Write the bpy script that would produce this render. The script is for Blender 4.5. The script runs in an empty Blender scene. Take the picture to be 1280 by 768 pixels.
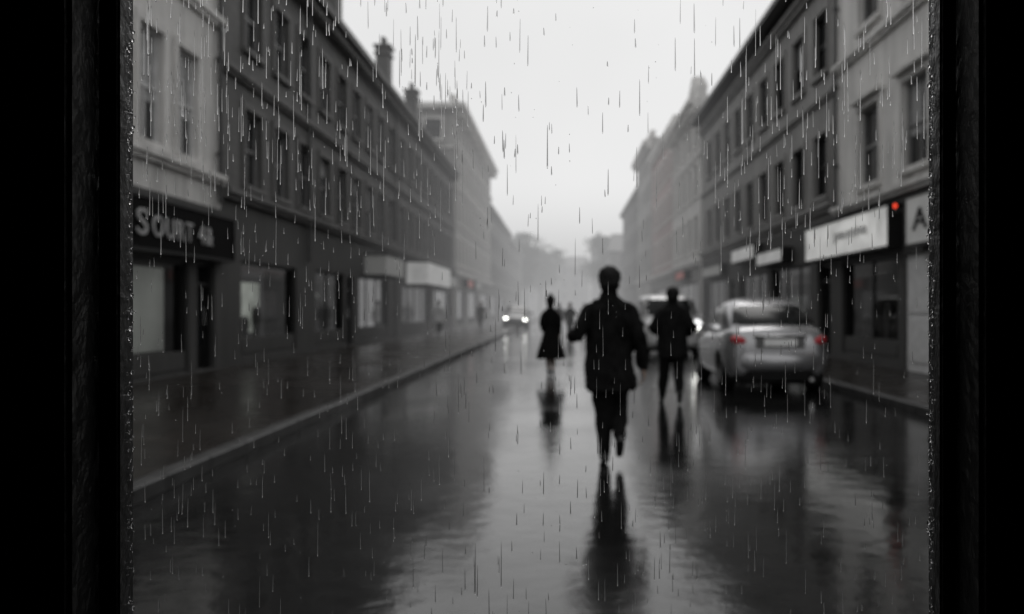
import bpy, bmesh, math, random
from mathutils import Vector, Matrix, noise
random.seed(7)
scene=bpy.context.scene
COL=scene.collection
scene.view_settings.view_transform='Standard'
scene.view_settings.look='None'
scene.view_settings.exposure=0
W={}
T=Matrix.Translation
def RZ(a): return Matrix.Rotation(a,4,'Z')

# ---------------------------------------------------------------- materials
def new_mat(name):
    m=bpy.data.materials.new(name); m.use_nodes=True
    nt=m.node_tree; b=nt.nodes['Principled BSDF']
    return m,nt,b
def setc(b,c,r,metal=0.0):
    b.inputs['Base Color'].default_value=(*c,1); b.inputs['Roughness'].default_value=r
    b.inputs['Metallic'].default_value=metal
def plain(name,c,r=0.5,metal=0.0,var=0.15,scale=6.0,bump=0.0,coat=0.0,spec=.5):
    if isinstance(c,(int,float)): c=(c,c,c)
    m,nt,b=new_mat(name); setc(b,c,r,metal); b.inputs['Specular IOR Level'].default_value=spec
    tc=nt.nodes.new('ShaderNodeTexCoord'); n=nt.nodes.new('ShaderNodeTexNoise')
    n.inputs['Scale'].default_value=scale; n.inputs['Detail'].default_value=5
    nt.links.new(tc.outputs['Object'],n.inputs['Vector'])
    mr=nt.nodes.new('ShaderNodeMapRange'); mr.inputs['From Min'].default_value=.3; mr.inputs['From Max'].default_value=.7
    mr.inputs['To Min'].default_value=1-var; mr.inputs['To Max'].default_value=1+var
    nt.links.new(n.outputs['Fac'],mr.inputs['Value'])
    mul=nt.nodes.new('ShaderNodeVectorMath'); mul.operation='SCALE'; mul.inputs[0].default_value=c
    nt.links.new(mr.outputs['Result'],mul.inputs['Scale']); nt.links.new(mul.outputs['Vector'],b.inputs['Base Color'])
    if bump:
        bp=nt.nodes.new('ShaderNodeBump'); bp.inputs['Strength'].default_value=bump; bp.inputs['Distance'].default_value=.02
        nt.links.new(n.outputs['Fac'],bp.inputs['Height']); nt.links.new(bp.outputs['Normal'],b.inputs['Normal'])
    if coat: b.inputs['Coat Weight'].default_value=coat
    return m
def wallmat(name,c,r=0.65,brick=0.0):
    if isinstance(c,(int,float)): c=(c,c*0.985,c*0.96)
    m,nt,b=new_mat(name); setc(b,c,r)
    tc=nt.nodes.new('ShaderNodeTexCoord')
    n1=nt.nodes.new('ShaderNodeTexNoise'); n1.inputs['Scale'].default_value=.45; n1.inputs['Detail'].default_value=8; n1.inputs['Roughness'].default_value=.65
    mp=nt.nodes.new('ShaderNodeMapping'); mp.inputs['Scale'].default_value=(2.2,2.2,.25)
    n2=nt.nodes.new('ShaderNodeTexNoise'); n2.inputs['Scale'].default_value=1.3; n2.inputs['Detail'].default_value=6
    nt.links.new(tc.outputs['Object'],n1.inputs['Vector']); nt.links.new(tc.outputs['Object'],mp.inputs['Vector']); nt.links.new(mp.outputs['Vector'],n2.inputs['Vector'])
    ad=nt.nodes.new('ShaderNodeMath'); ad.operation='ADD'
    nt.links.new(n1.outputs['Fac'],ad.inputs[0]); nt.links.new(n2.outputs['Fac'],ad.inputs[1])
    mr=nt.nodes.new('ShaderNodeMapRange'); mr.inputs['From Min'].default_value=.7; mr.inputs['From Max'].default_value=1.3
    mr.inputs['To Min'].default_value=.62; mr.inputs['To Max'].default_value=1.2
    nt.links.new(ad.outputs[0],mr.inputs['Value'])
    mul=nt.nodes.new('ShaderNodeVectorMath'); mul.operation='SCALE'; mul.inputs[0].default_value=c
    nt.links.new(mr.outputs['Result'],mul.inputs['Scale'])
    out=mul.outputs['Vector']
    sx=nt.nodes.new('ShaderNodeSeparateXYZ'); cx=nt.nodes.new('ShaderNodeCombineXYZ')
    nt.links.new(tc.outputs['Object'],sx.inputs[0])
    a2=nt.nodes.new('ShaderNodeMath'); a2.operation='ADD'; nt.links.new(sx.outputs['X'],a2.inputs[0]); nt.links.new(sx.outputs['Y'],a2.inputs[1])
    nt.links.new(a2.outputs[0],cx.inputs['X']); nt.links.new(sx.outputs['Z'],cx.inputs['Y'])
    if brick>0:
        bt=nt.nodes.new('ShaderNodeTexBrick'); bt.inputs['Scale'].default_value=1.0
        bt.inputs['Brick Width'].default_value=.55; bt.inputs['Row Height'].default_value=.24; bt.inputs['Mortar Size'].default_value=.012
        bt.inputs['Color1'].default_value=(1,1,1,1); bt.inputs['Color2'].default_value=(.78,.78,.78,1); bt.inputs['Mortar'].default_value=(.5,.5,.5,1)
        nt.links.new(cx.outputs[0],bt.inputs['Vector'])
        mx=nt.nodes.new('ShaderNodeMix'); mx.data_type='RGBA'; mx.blend_type='MULTIPLY'; mx.inputs[0].default_value=brick
        nt.links.new(out,mx.inputs[6]); nt.links.new(bt.outputs['Color'],mx.inputs[7]); out=mx.outputs[2]
    nt.links.new(out,b.inputs['Base Color'])
    bp=nt.nodes.new('ShaderNodeBump'); bp.inputs['Strength'].default_value=.3; bp.inputs['Distance'].default_value=.02
    nt.links.new(n1.outputs['Fac'],bp.inputs['Height']); nt.links.new(bp.outputs['Normal'],b.inputs['Normal'])
    return m
def emit(name,c,s,ns=1.7):
    m=bpy.data.materials.new(name); m.use_nodes=True; nt=m.node_tree
    b=nt.nodes['Principled BSDF']; setc(b,c,.4)
    b.inputs['Emission Color'].default_value=(*c,1); b.inputs['Emission Strength'].default_value=s
    tc=nt.nodes.new('ShaderNodeTexCoord'); n=nt.nodes.new('ShaderNodeTexNoise'); n.inputs['Scale'].default_value=ns
    nt.links.new(tc.outputs['Object'],n.inputs['Vector'])
    mr=nt.nodes.new('ShaderNodeMapRange'); mr.inputs['From Min'].default_value=.25; mr.inputs['From Max'].default_value=.75; mr.inputs['To Min'].default_value=s*.5; mr.inputs['To Max'].default_value=s*1.5
    nt.links.new(n.outputs['Fac'],mr.inputs['Value']); nt.links.new(mr.outputs['Result'],b.inputs['Emission Strength'])
    return m
def wet(name,c,r0,r1,bump,slab=False,tint=(1,1,1),ior=1.4,spec=.5):
    m,nt,b=new_mat(name)
    tc=nt.nodes.new('ShaderNodeTexCoord')
    n1=nt.nodes.new('ShaderNodeTexNoise'); n1.inputs['Scale'].default_value=.35; n1.inputs['Detail'].default_value=6; n1.inputs['Roughness'].default_value=.6
    n2=nt.nodes.new('ShaderNodeTexNoise'); n2.inputs['Scale'].default_value=4.5; n2.inputs['Detail'].default_value=3
    n3=nt.nodes.new('ShaderNodeTexNoise'); n3.inputs['Scale'].default_value=60; n3.inputs['Detail'].default_value=3
    for n in (n1,n2,n3): nt.links.new(tc.outputs['Object'],n.inputs['Vector'])
    mr=nt.nodes.new('ShaderNodeMapRange'); mr.inputs['From Min'].default_value=.35; mr.inputs['From Max'].default_value=.65
    mr.inputs['To Min'].default_value=r0; mr.inputs['To Max'].default_value=r1
    nt.links.new(n1.outputs['Fac'],mr.inputs['Value']); nt.links.new(mr.outputs['Result'],b.inputs['Roughness'])
    mc=nt.nodes.new('ShaderNodeMapRange'); mc.inputs['From Min'].default_value=.3; mc.inputs['From Max'].default_value=.7
    mc.inputs['To Min'].default_value=c*.6; mc.inputs['To Max'].default_value=c*1.4
    nt.links.new(n2.outputs['Fac'],mc.inputs['Value'])
    mul=nt.nodes.new('ShaderNodeVectorMath'); mul.operation='SCALE'; mul.inputs[0].default_value=tint
    nt.links.new(mc.outputs['Result'],mul.inputs['Scale']); col=mul.outputs['Vector']
    w=nt.nodes.new('ShaderNodeMath'); w.operation='MULTIPLY'; w.inputs[1].default_value=.10
    nt.links.new(n3.outputs['Fac'],w.inputs[0])
    a=nt.nodes.new('ShaderNodeMath'); a.operation='ADD'; nt.links.new(n2.outputs['Fac'],a.inputs[0]); nt.links.new(w.outputs[0],a.inputs[1])
    h=a.outputs[0]
    if slab:
        bt=nt.nodes.new('ShaderNodeTexBrick'); bt.inputs['Scale'].default_value=1
        bt.inputs['Brick Width'].default_value=.9; bt.inputs['Row Height'].default_value=.6; bt.inputs['Mortar Size'].default_value=.012
        bt.inputs['Color1'].default_value=(1,1,1,1); bt.inputs['Color2'].default_value=(.72,.72,.72,1); bt.inputs['Mortar'].default_value=(.35,.35,.35,1)
        nt.links.new(tc.outputs['Object'],bt.inputs['Vector'])
        mx=nt.nodes.new('ShaderNodeMix'); mx.data_type='RGBA'; mx.blend_type='MULTIPLY'; mx.inputs[0].default_value=1
        nt.links.new(col,mx.inputs[6]); nt.links.new(bt.outputs['Color'],mx.inputs[7]); col=mx.outputs[2]
    nt.links.new(col,b.inputs['Base Color'])
    bp=nt.nodes.new('ShaderNodeBump'); bp.inputs['Strength'].default_value=bump; bp.inputs['Distance'].default_value=.02
    nt.links.new(h,bp.inputs['Height']); nt.links.new(bp.outputs['Normal'],b.inputs['Normal'])
    b.inputs['IOR'].default_value=ior; b.inputs['Specular IOR Level'].default_value=spec
    return m
M={}
M['road']=wet('wet_asphalt',.008,.03,.19,.20,ior=1.46)
M['pave']=wet('wet_paving',.014,.16,.36,.2,slab=True,tint=(1.2,1,.86),ior=1.25)
M['kerb']=wet('wet_kerb_stone',.035,.3,.5,.2,ior=1.33)
M['ground']=wet('wet_ground',.04,.3,.5,.2)
M['stucco']=wallmat('pale_stucco',.62)
M['stucco2']=wallmat('white_stucco',.68)
M['dark']=wallmat('dark_stone',.10,brick=.6)
M['darkground']=wallmat('dark_painted_render',.050)
M['mid']=wallmat('grey_render',.26,brick=.2)
M['pale']=wallmat('pale_stone',.38)
M['pink']=wallmat('pinkish_render',(.44,.35,.34))
M['grey2']=wallmat('grey_stone',.18)
M['trimdark']=wallmat('dark_trim',.12)
M['trim']=wallmat('pale_trim',.66)
M['trimmid']=wallmat('grey_trim',.24)
M['slate']=wallmat('wet_slate',.04,r=.5,brick=.8)
M['frame']=plain('window_paint',.2,.4)
M['framel']=plain('pale_window_paint',.6,.4)
M['framed']=plain('black_window_paint',.012,.45,spec=.2)
M['glass']=plain('dark_window_glass',(.008,.009,.010),.06,var=.5,scale=.8)
M['blind']=plain('roller_blind',.34,.8)
M['black']=plain('black_board',.004,.7,spec=.04)
M['blackframe']=plain('black_rubber',.004,.35,var=.4,scale=40,bump=.3)
M['blackwall']=plain('black_panel',.003,.5)
M['white']=plain('white_paint',.62,.5)
M['letter']=plain('pale_lettering',.38,.6)
M['letterg']=plain('grey_lettering',.36,.6)
M['signw']=emit('lit_white_sign',(.8,.8,.78),.30)
M['signg']=emit('dim_grey_sign',(.35,.35,.34),.08)
M['signe']=emit('greyish_white_sign',(.5,.5,.49),.12)
M['signp']=emit('pale_sign',(.7,.7,.69),.18)
M['signr']=emit('dim_red_sign',(.5,.12,.1),.06)
M['lit']=emit('lit_display',(.60,.64,.58),.30,2.6)
M['lit2']=emit('lit_display_dim',(.4,.42,.40),.06)
M['lit3']=emit('pale_display',(.5,.52,.49),.13,.8)
M['redlamp']=emit('red_lamp',(1,.07,.03),1.3)
M['pipe']=plain('iron_pipe',.05,.4)
def shopglass():
    m=bpy.data.materials.new('shop_glass'); m.use_nodes=True; nt=m.node_tree; nt.nodes.clear()
    o=nt.nodes.new('ShaderNodeOutputMaterial'); mx=nt.nodes.new('ShaderNodeMixShader')
    t=nt.nodes.new('ShaderNodeBsdfTransparent'); t.inputs[0].default_value=(.85,.85,.85,1)
    g=nt.nodes.new('ShaderNodeBsdfGlossy'); g.inputs['Roughness'].default_value=.04; g.inputs[0].default_value=(.8,.8,.8,1)
    f=nt.nodes.new('ShaderNodeFresnel'); f.inputs[0].default_value=1.35
    nt.links.new(f.outputs[0],mx.inputs[0]); nt.links.new(t.outputs[0],mx.inputs[1]); nt.links.new(g.outputs[0],mx.inputs[2]); nt.links.new(mx.outputs[0],o.inputs[0])
    return m
M['shopglass']=shopglass()
def water():
    m=bpy.data.materials.new('water'); m.use_nodes=True; nt=m.node_tree; nt.nodes.clear()
    o=nt.nodes.new('ShaderNodeOutputMaterial'); g=nt.nodes.new('ShaderNodeBsdfGlass'); g.inputs['IOR'].default_value=1.33; g.inputs['Roughness'].default_value=0
    nt.links.new(g.outputs[0],o.inputs[0]); return m
M['water']=water()
M['paint']=plain('silver_car_paint',(.36,.36,.37),.26,metal=.7,var=.04,coat=.4)
M['paintw']=plain('white_car_paint',.6,.3,var=.04,coat=.5)
M['paintd']=plain('dark_car_paint',.03,.3,var=.04,coat=.5)
M['carglass']=plain('car_glass',(.008,.009,.009),.12,var=.1,spec=.12)
M['mirrorglow']=emit('mirror_glass',(.9,.9,.9),1.4)  # mirror glass made to glow: a bright reflection painted in as emission
M['tyre']=plain('tyre_rubber',.008,.8,spec=.15)
M['rim']=plain('alloy_rim',.3,.35,metal=.9)
M['chrome']=plain('chrome',.8,.15,metal=1,var=.03)
M['tail']=emit('red_tail_lens',(.30,.012,.02),.09)
M['headl']=emit('lit_headlamp',(1,1,.95),7)
M['lens']=plain('clear_lens',.6,.15,var=.05)
M['plasticd']=plain('black_plastic',.01,.7,spec=.2)
M['recess']=plain('grey_recess',.10,.4,metal=.3)
M['plate']=plain('number_plate',.75,.4)
M['skin']=plain('skin',(.25,.17,.13),.5,var=.08)
M['lip']=plain('lip',(.25,.12,.1),.5)
M['hair']=plain('dark_hair',.005,.6,var=.4,scale=80,bump=.5,spec=.15)
M['coat']=plain('black_wool',.006,.9,var=.3,scale=14,bump=.4,spec=.08)
M['coat2']=plain('black_nylon',.006,.8,var=.3,scale=14,bump=.4,spec=.08)
M['trouser']=plain('dark_trousers',.006,.9,var=.3,scale=14,bump=.4,spec=.08)
M['shoe']=plain('black_leather',.006,.4)
M['dress']=plain('dark_dress',.006,.9,var=.3,scale=10,bump=.4,spec=.08)
M['coatp']=plain('pale_raincoat',.45,.6)
M['bark']=plain('bark',.05,.9,var=.4,bump=.8)
M['leaf']=plain('foliage',(.05,.055,.045),.7,var=.6,scale=1.2)
# aerial haze painted into the materials as grey emission, stronger further down the street
PAINTED_HAZE=.0052; HAZE_TINT=.50
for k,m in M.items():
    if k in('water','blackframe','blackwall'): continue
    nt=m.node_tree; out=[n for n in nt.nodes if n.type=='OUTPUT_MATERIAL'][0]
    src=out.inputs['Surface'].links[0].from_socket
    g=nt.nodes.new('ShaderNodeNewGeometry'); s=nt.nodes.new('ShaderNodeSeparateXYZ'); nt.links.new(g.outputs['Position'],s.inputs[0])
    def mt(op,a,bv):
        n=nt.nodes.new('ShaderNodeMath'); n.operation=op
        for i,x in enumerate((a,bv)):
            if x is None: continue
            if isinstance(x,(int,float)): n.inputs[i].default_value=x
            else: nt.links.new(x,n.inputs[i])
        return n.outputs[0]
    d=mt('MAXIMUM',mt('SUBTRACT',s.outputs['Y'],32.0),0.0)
    e=mt('EXPONENT',mt('MULTIPLY',d,-PAINTED_HAZE),None)
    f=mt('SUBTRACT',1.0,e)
    em=nt.nodes.new('ShaderNodeEmission'); em.inputs['Color'].default_value=(HAZE_TINT,HAZE_TINT,HAZE_TINT*1.01,1)
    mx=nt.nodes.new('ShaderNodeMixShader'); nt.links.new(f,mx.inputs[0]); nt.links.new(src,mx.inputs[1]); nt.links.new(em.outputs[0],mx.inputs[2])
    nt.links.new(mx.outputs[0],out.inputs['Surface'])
    m.cycles.emission_sampling='NONE' if k not in('headl','signw','mirrorglow') else 'AUTO'

# ---------------------------------------------------------------- helpers
def box(bm,x0,x1,y0,y1,z0,z1):
    v=[bm.verts.new(p) for p in ((x0,y0,z0),(x1,y0,z0),(x1,y1,z0),(x0,y1,z0),(x0,y0,z1),(x1,y0,z1),(x1,y1,z1),(x0,y1,z1))]
    for f in ((0,3,2,1),(4,5,6,7),(0,1,5,4),(1,2,6,5),(2,3,7,6),(3,0,4,7)): bm.faces.new([v[i] for i in f])
def quad(bm,ps): bm.faces.new([bm.verts.new(p) for p in ps])
def mesh_of(bm,name,mat,smooth=False,recalc=True):
    if recalc: bmesh.ops.recalc_face_normals(bm,faces=bm.faces)
    me=bpy.data.meshes.new(name); bm.to_mesh(me); bm.free()
    if mat: me.materials.append(mat)
    if smooth:
        for p in me.polygons: p.use_smooth=True
    return me
def place(name,me,parent=None,mw=None,**props):
    o=bpy.data.objects.new(name,me); COL.objects.link(o)
    mw=mw if mw is not None else Matrix.Identity(4)
    o.matrix_basis=mw; W[o]=mw
    if parent is not None:
        o.parent=parent; o.matrix_parent_inverse=W[parent].inverted()
    for k,v in props.items(): o[k]=v
    return o
def thing(name,label,cat,mw,me=None,**kw):
    o=place(name,me,None,mw,label=label,category=cat,**kw)
    if me is None: o.empty_display_size=.3
    return o
def fuse(bm,name,mat,voxel=.01,smooth=4,disp=0,dscale=.2):
    bmesh.ops.recalc_face_normals(bm,faces=bm.faces)
    me=bpy.data.meshes.new('tmp'); bm.to_mesh(me); bm.free()
    o=bpy.data.objects.new('tmp',me); COL.objects.link(o)
    r=o.modifiers.new('r','REMESH'); r.mode='VOXEL'; r.voxel_size=voxel
    s=o.modifiers.new('s','SMOOTH'); s.iterations=smooth; s.factor=.5
    dg=bpy.context.evaluated_depsgraph_get()
    nm=bpy.data.meshes.new_from_object(o.evaluated_get(dg)); nm.name=name
    bpy.data.objects.remove(o)
    if disp:
        for v in nm.vertices:
            q=v.co
            d=noise.noise(Vector((q.x/dscale*1.4,q.y/dscale*1.4,q.z/dscale*.6)))+.5*noise.noise(Vector((q.x/dscale*3,q.y/dscale*3,q.z/dscale*1.5)))
            v.co=q+v.normal*(d*disp)
    nm.materials.clear(); nm.materials.append(mat)
    for p in nm.polygons: p.use_smooth=True
    return nm
def ell(bm,c,r,u=16,v=10,rot=None):
    m=T(Vector(c))
    if rot is not None: m=m@rot
    m=m@Matrix.Diagonal((*r,1))
    return bmesh.ops.create_uvsphere(bm,u_segments=u,v_segments=v,radius=1,matrix=m)['verts']
def tube(bm,p0,r0,p1,r1,n=14,ends=True):
    p0=Vector(p0);p1=Vector(p1);d=(p1-p0).normalized()
    a=d.orthogonal().normalized(); b=d.cross(a)
    rs=[]
    for p,r in((p0,r0),(p1,r1)):
        rs.append([bm.verts.new(p+(a*math.cos(t)+b*math.sin(t))*r) for t in [2*math.pi*i/n for i in range(n)]])
    for i in range(n): bm.faces.new((rs[0][i],rs[0][(i+1)%n],rs[1][(i+1)%n],rs[1][i]))
    bm.faces.new(rs[0][::-1]); bm.faces.new(rs[1])
    if ends:
        ell(bm,p0,(r0,)*3,12,8); ell(bm,p1,(r1,)*3,12,8)
def limb(bm,pts):
    for (p,r),(q,s) in zip(pts[:-1],pts[1:]): tube(bm,p,r,q,s)
def rings(bm,rs,n=28,e=2.3,pleat=None):
    L=[]
    for k,(cx,cy,cz,rx,ry) in enumerate(rs):
        ring=[]
        for i in range(n):
            t=2*math.pi*i/n; c,s=math.cos(t),math.sin(t)
            f=1.0
            if pleat: f=1+pleat[k]*math.cos(t*pleat[-1])
            x=abs(c)**(2/e)*(1 if c>0 else -1)*rx*f; y=abs(s)**(2/e)*(1 if s>0 else -1)*ry*f
            ring.append(bm.verts.new((cx+x,cy+y,cz)))
        L.append(ring)
    for a,b in zip(L[:-1],L[1:]):
        for i in range(n): bm.faces.new((a[i],a[(i+1)%n],b[(i+1)%n],b[i]))
    bm.faces.new(L[0][::-1]); bm.faces.new(L[-1])
def text_mesh(txt,size,mat,width=None,ext=.012,space=1.0):
    cu=bpy.data.curves.new('txt','FONT'); cu.body=txt; cu.size=size; cu.extrude=ext; cu.align_x='CENTER'; cu.align_y='CENTER'
    cu.space_character=space
    o=bpy.data.objects.new('txt',cu); COL.objects.link(o)
    dg=bpy.context.evaluated_depsgraph_get()
    me=bpy.data.meshes.new_from_object(o.evaluated_get(dg)); bpy.data.objects.remove(o)
    xs=[v.co.x for v in me.vertices]; ys=[v.co.y for v in me.vertices]
    cx=(min(xs)+max(xs))/2; cy=(min(ys)+max(ys))/2; f=1 if not width else width/(max(xs)-min(xs))
    for v in me.vertices: v.co=((v.co.x-cx)*f,-v.co.z,v.co.y-cy)
    me.materials.clear(); me.materials.append(M[mat]); return me
TX={'S':text_mesh('S',.64,'letter',.40),'OURT':text_mesh('OURT 4&',.52,'letter',2.8,space=1.18),'pau':text_mesh('pauona',.38,'letterg',2.5),'A':text_mesh('A',.60,'plasticd',.75)}

# ---------------------------------------------------------------- people
def hand(bm,wr,d,side,curl=.5):
    wr=Vector(wr); d=Vector(d).normalized()
    f=Vector((0,1,0)); f=(f-d*f.dot(d))
    if f.length<.2: f=Vector((0,0,1)); f=(f-d*f.dot(d))
    f.normalize()
    n=d.cross(f).normalized()
    if n.x*side>0: n=-n
    a=wr+d*.02; b=wr+d*.085
    for k in(-1,-.33,.33,1):
        tube(bm,a+f*k*.017,.014,b+f*k*.028,.0125,10)
    lens=(.030,.036,.034,.026)
    for i,k in enumerate((1,.33,-.33,-1)):
        p=b+f*k*.028; dd=d.copy(); L=lens[i]
        for j in range(3):
            dd=(dd+n*curl*.55).normalized(); q=p+dd*L*(1-.18*j); tube(bm,p,.0095-.001*j,q,.0088-.001*j,8); p=q
    p=a+f*.02; dd=(d*.75+f*.6).normalized()
    for j in range(2):
        q=p+dd*.036; tube(bm,p,.0115-.001*j,q,.0105-.001*j,8); p=q; dd=(dd+n*.4).normalized()
def person(name,label,mw,J,coat,coatmat='coat',female=False,group=None,hairlong=False,vox=1.0):
    kw={'group':group} if group else {}
    root=thing(name,label,'person',mw,**kw)
    fw=.78 if female else 1
    bm=bmesh.new()
    rings(bm,[(x,y,z,a*fw,b*fw) for x,y,z,a,b in[(0,0,.84,.13,.09),(0,0,.93,.155,.105),(0,0,1.08,.13,.09),(0,0,1.25,.15,.10),(0,0,1.36,.15,.09),(0,-.005,1.43,.10,.07),(0,0,1.49,.06,.06)]])
    limb(bm,[((0,-.005,1.44),.06),((0,.015,1.58),.055)])
    hv=ell(bm,(0,.02,1.665),(.078,.097,.118),24,16)
    for v in hv:
        p=v.co
        if p.z<1.64 and p.y>.02: p.x*=1-.35*min(1,(1.64-p.z)/.1)
    limb(bm,[((0,.075,1.585),.026),((0,.09,1.565),.02)])
    limb(bm,[((0,.108,1.675),.010),((0,.128,1.635),.015)])
    for s in(-1,1):
        ell(bm,(s*.083,.015,1.655),(.014,.024,.034)); ell(bm,(s*.012,.112,1.632),(.011,.011,.008)); ell(bm,(s*.03,.098,1.69),(.026,.014,.008))
        sh=J['sh'+('l' if s<0 else 'r')]; el=J['el'+('l' if s<0 else 'r')]; wr=J['wr'+('l' if s<0 else 'r')]
        limb(bm,[((s*.08,0,1.40),.046),(sh,.046),(el,.036),(wr,.026)])
        hd=J['hd'+('l' if s<0 else 'r')]; hand(bm,wr,hd,s)
        h,k,a,t=[J[x+('l' if s<0 else 'r')] for x in('hp','kn','an','to')]
        limb(bm,[((s*.075,0,.92),.08*fw),(h,.085*fw),(k,.052),(a,.035)])
        limb(bm,[(a,.035),(t,.028)])
    place('body',fuse(bm,'body',M['skin'],.008*vox,3),root,mw)
    for s in(-1,1):
        bm=bmesh.new(); ell(bm,(s*.031,.103,1.668),(.012,.010,.008)); place('eye',mesh_of(bm,'eye',M['white'],True),root,mw)
    bm=bmesh.new(); ell(bm,(0,.110,1.605),(.024,.008,.007)); place('mouth',mesh_of(bm,'mouth',M['lip'],True),root,mw)
    bm=bmesh.new(); ell(bm,(0,.000,1.685),(.104,.116,.104),24,14); ell(bm,(0,-.035,1.635),(.095,.080,.100),20,12)
    if hairlong: ell(bm,(0,-.04,1.60),(.08,.055,.13)); ell(bm,(0,-.07,1.79),(.045,.045,.04))
    place('hair',fuse(bm,'hair',M['hair'],.010,2,.014,.06),root,mw)
    bm=bmesh.new(); g=1.0 if not female else .72
    for s in 'lr':
        h,k,a=[Vector(J[x+s]) for x in('hp','kn','an')]
        c=(k+a)/2+(k-a).cross(Vector((1,0,0))).normalized()*.012; ae=a+(k-a)*.05
        limb(bm,[((h.x*.95,0,.93),.10*fw),(h,.112*(g+.1)),(k,.084*g),(c,.076*g),(ae,.056*g*(1 if not female else .75))])
    ell(bm,(0,0,.93),(.165*fw,.13*fw,.12))
    nm='trousers' if not female else 'stockings'
    place(nm,fuse(bm,nm,M['trouser'],.012*vox,3,.016,.12),root,mw)
    for s in 'lr':
        a,t=Vector(J['an'+s]),Vector(J['to'+s]); kn=Vector(J['kn'+s])
        up=(kn-a).normalized(); fd=(t-a).normalized()
        bm=bmesh.new(); hl=a-up*.045-(fd-up*fd.dot(up)).normalized()*.035
        limb(bm,[(a,.043),(hl,.036),(hl+(t-hl)*.6,.040),(t,.034)]); limb(bm,[(a,.043),((a+t)/2+up*.012,.042)])
        place('shoe',fuse(bm,'shoe',M['shoe'],.010,2),root,mw)
    bm=bmesh.new(); rings(bm,coat['rings'],40,coat.get('e',2.1),coat.get('pleat'))
    q=coat.get('k',1)
    for s in 'lr':
        sg=-1 if s=='l' else 1
        sh,el,wr=[Vector(J[x+s]) for x in('sh','el','wr')]
        limb(bm,[((sg*.05,0,1.455),.066*q),(sh+Vector((-sg*.02,0,-.01)),.070*q),(sh.lerp(el,.35),.072*q),(el,.062*q),(el.lerp(wr,.5),.058*q),(wr,.046*q)])
    if not female: limb(bm,[((0,-.01,1.44),.10),((0,-.015,1.545),.075)])
    place(coat.get('name','coat'),fuse(bm,'coat',M[coatmat],.012*vox,3,coat.get('disp',.014),.13),root,mw)
    return root
J1=dict(shl=(-.185,0,1.385),ell=(-.29,-.08,1.17),wrl=(-.335,.13,1.15),hdl=(-.1,.9,-.25),
        shr=(.185,0,1.385),elr=(.275,-.05,1.13),wrr=(.315,.05,.87),hdr=(.02,.12,-1),
        hpl=(-.085,0,.90),knl=(-.055,.08,.49),anl=(-.04,.02,.085),tol=(-.055,.17,.035),
        hpr=(.085,0,.90),knr=(.085,.17,.51),anr=(.09,-.12,.24),tor=(.085,-.06,.10))
coat1=dict(rings=[(.01,-.01,.665,.225,.175),(.008,0,.70,.238,.185),(0,0,.85,.224,.168),(0,0,1.0,.210,.15),(0,0,1.12,.202,.14),(0,0,1.25,.205,.14),(0,0,1.34,.195,.13),(0,-.005,1.40,.165,.115),(0,0,1.46,.12,.095),(0,0,1.52,.08,.078)],disp=.038,pleat=[.06,.055,.03,.01,0,0,0,0,0,0,5])
p1=person('person','person in a knee-length black coat striding away on the wet road',T((.41,8.66,0)),J1,coat1)
J2=dict(shl=(-.175,0,1.385),ell=(-.30,-.03,1.17),wrl=(-.23,.17,1.10),hdl=(.5,.8,-.1),
        shr=(.175,0,1.385),elr=(.30,-.04,1.16),wrr=(.24,.14,1.06),hdr=(-.4,.8,-.3),
        hpl=(-.09,0,.90),knl=(-.12,.12,.49),anl=(-.14,.18,.085),tol=(-.15,.33,.035),
        hpr=(.09,0,.90),knr=(.09,.0,.50),anr=(.08,-.26,.19),tor=(.085,-.17,.045))
coat2=dict(rings=[(0,0,.70,.235,.18),(0,0,.73,.24,.185),(0,0,.9,.235,.17),(0,0,1.08,.22,.16),(0,0,1.25,.225,.155),(0,0,1.34,.21,.14),(0,-.005,1.41,.18,.125),(0,0,1.47,.13,.10),(0,0,1.53,.09,.085)],disp=.03,k=1.24,name='jacket')
person('person','person in a bulky black jacket walking away down the wet road',T((1.60,14.15,0))@Matrix.Scale(.965,4),J2,coat2,coatmat='coat2',vox=1.15)
J3=dict(shl=(-.145,0,1.395),ell=(-.20,-.03,1.17),wrl=(-.17,.10,1.0),hdl=(.3,.4,-.8),
        shr=(.145,0,1.395),elr=(.205,-.03,1.17),wrr=(.20,.06,.94),hdr=(0,.2,-1),
        hpl=(-.08,0,.90),knl=(-.06,.06,.49),anl=(-.045,.10,.085),tol=(-.045,.23,.035),
        hpr=(.08,0,.90),knr=(.06,.0,.49),anr=(.05,-.12,.12),tor=(.05,-.01,.035))
coat3=dict(rings=[(0,0,.38,.32,.28),(0,0,.40,.325,.285),(0,0,.6,.27,.23),(0,0,.8,.21,.17),(0,0,.98,.160,.13),(0,0,1.08,.145,.115),(0,0,1.2,.165,.13),(0,0,1.33,.17,.12),(0,-.005,1.42,.14,.095),(0,0,1.48,.085,.075),(0,0,1.53,.065,.065)],
   pleat=[.07,.07,.06,.04,.02,0,0,0,0,0,0,9],disp=.008,k=.9,name='dress')
person('person','woman in a flared dark coat dress walking along the wet road',T((-.28,20.0,0))@Matrix.Scale(.94,4),J3,coat3,coatmat='dress',female=True,hairlong=True,vox=1.2)
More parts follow.
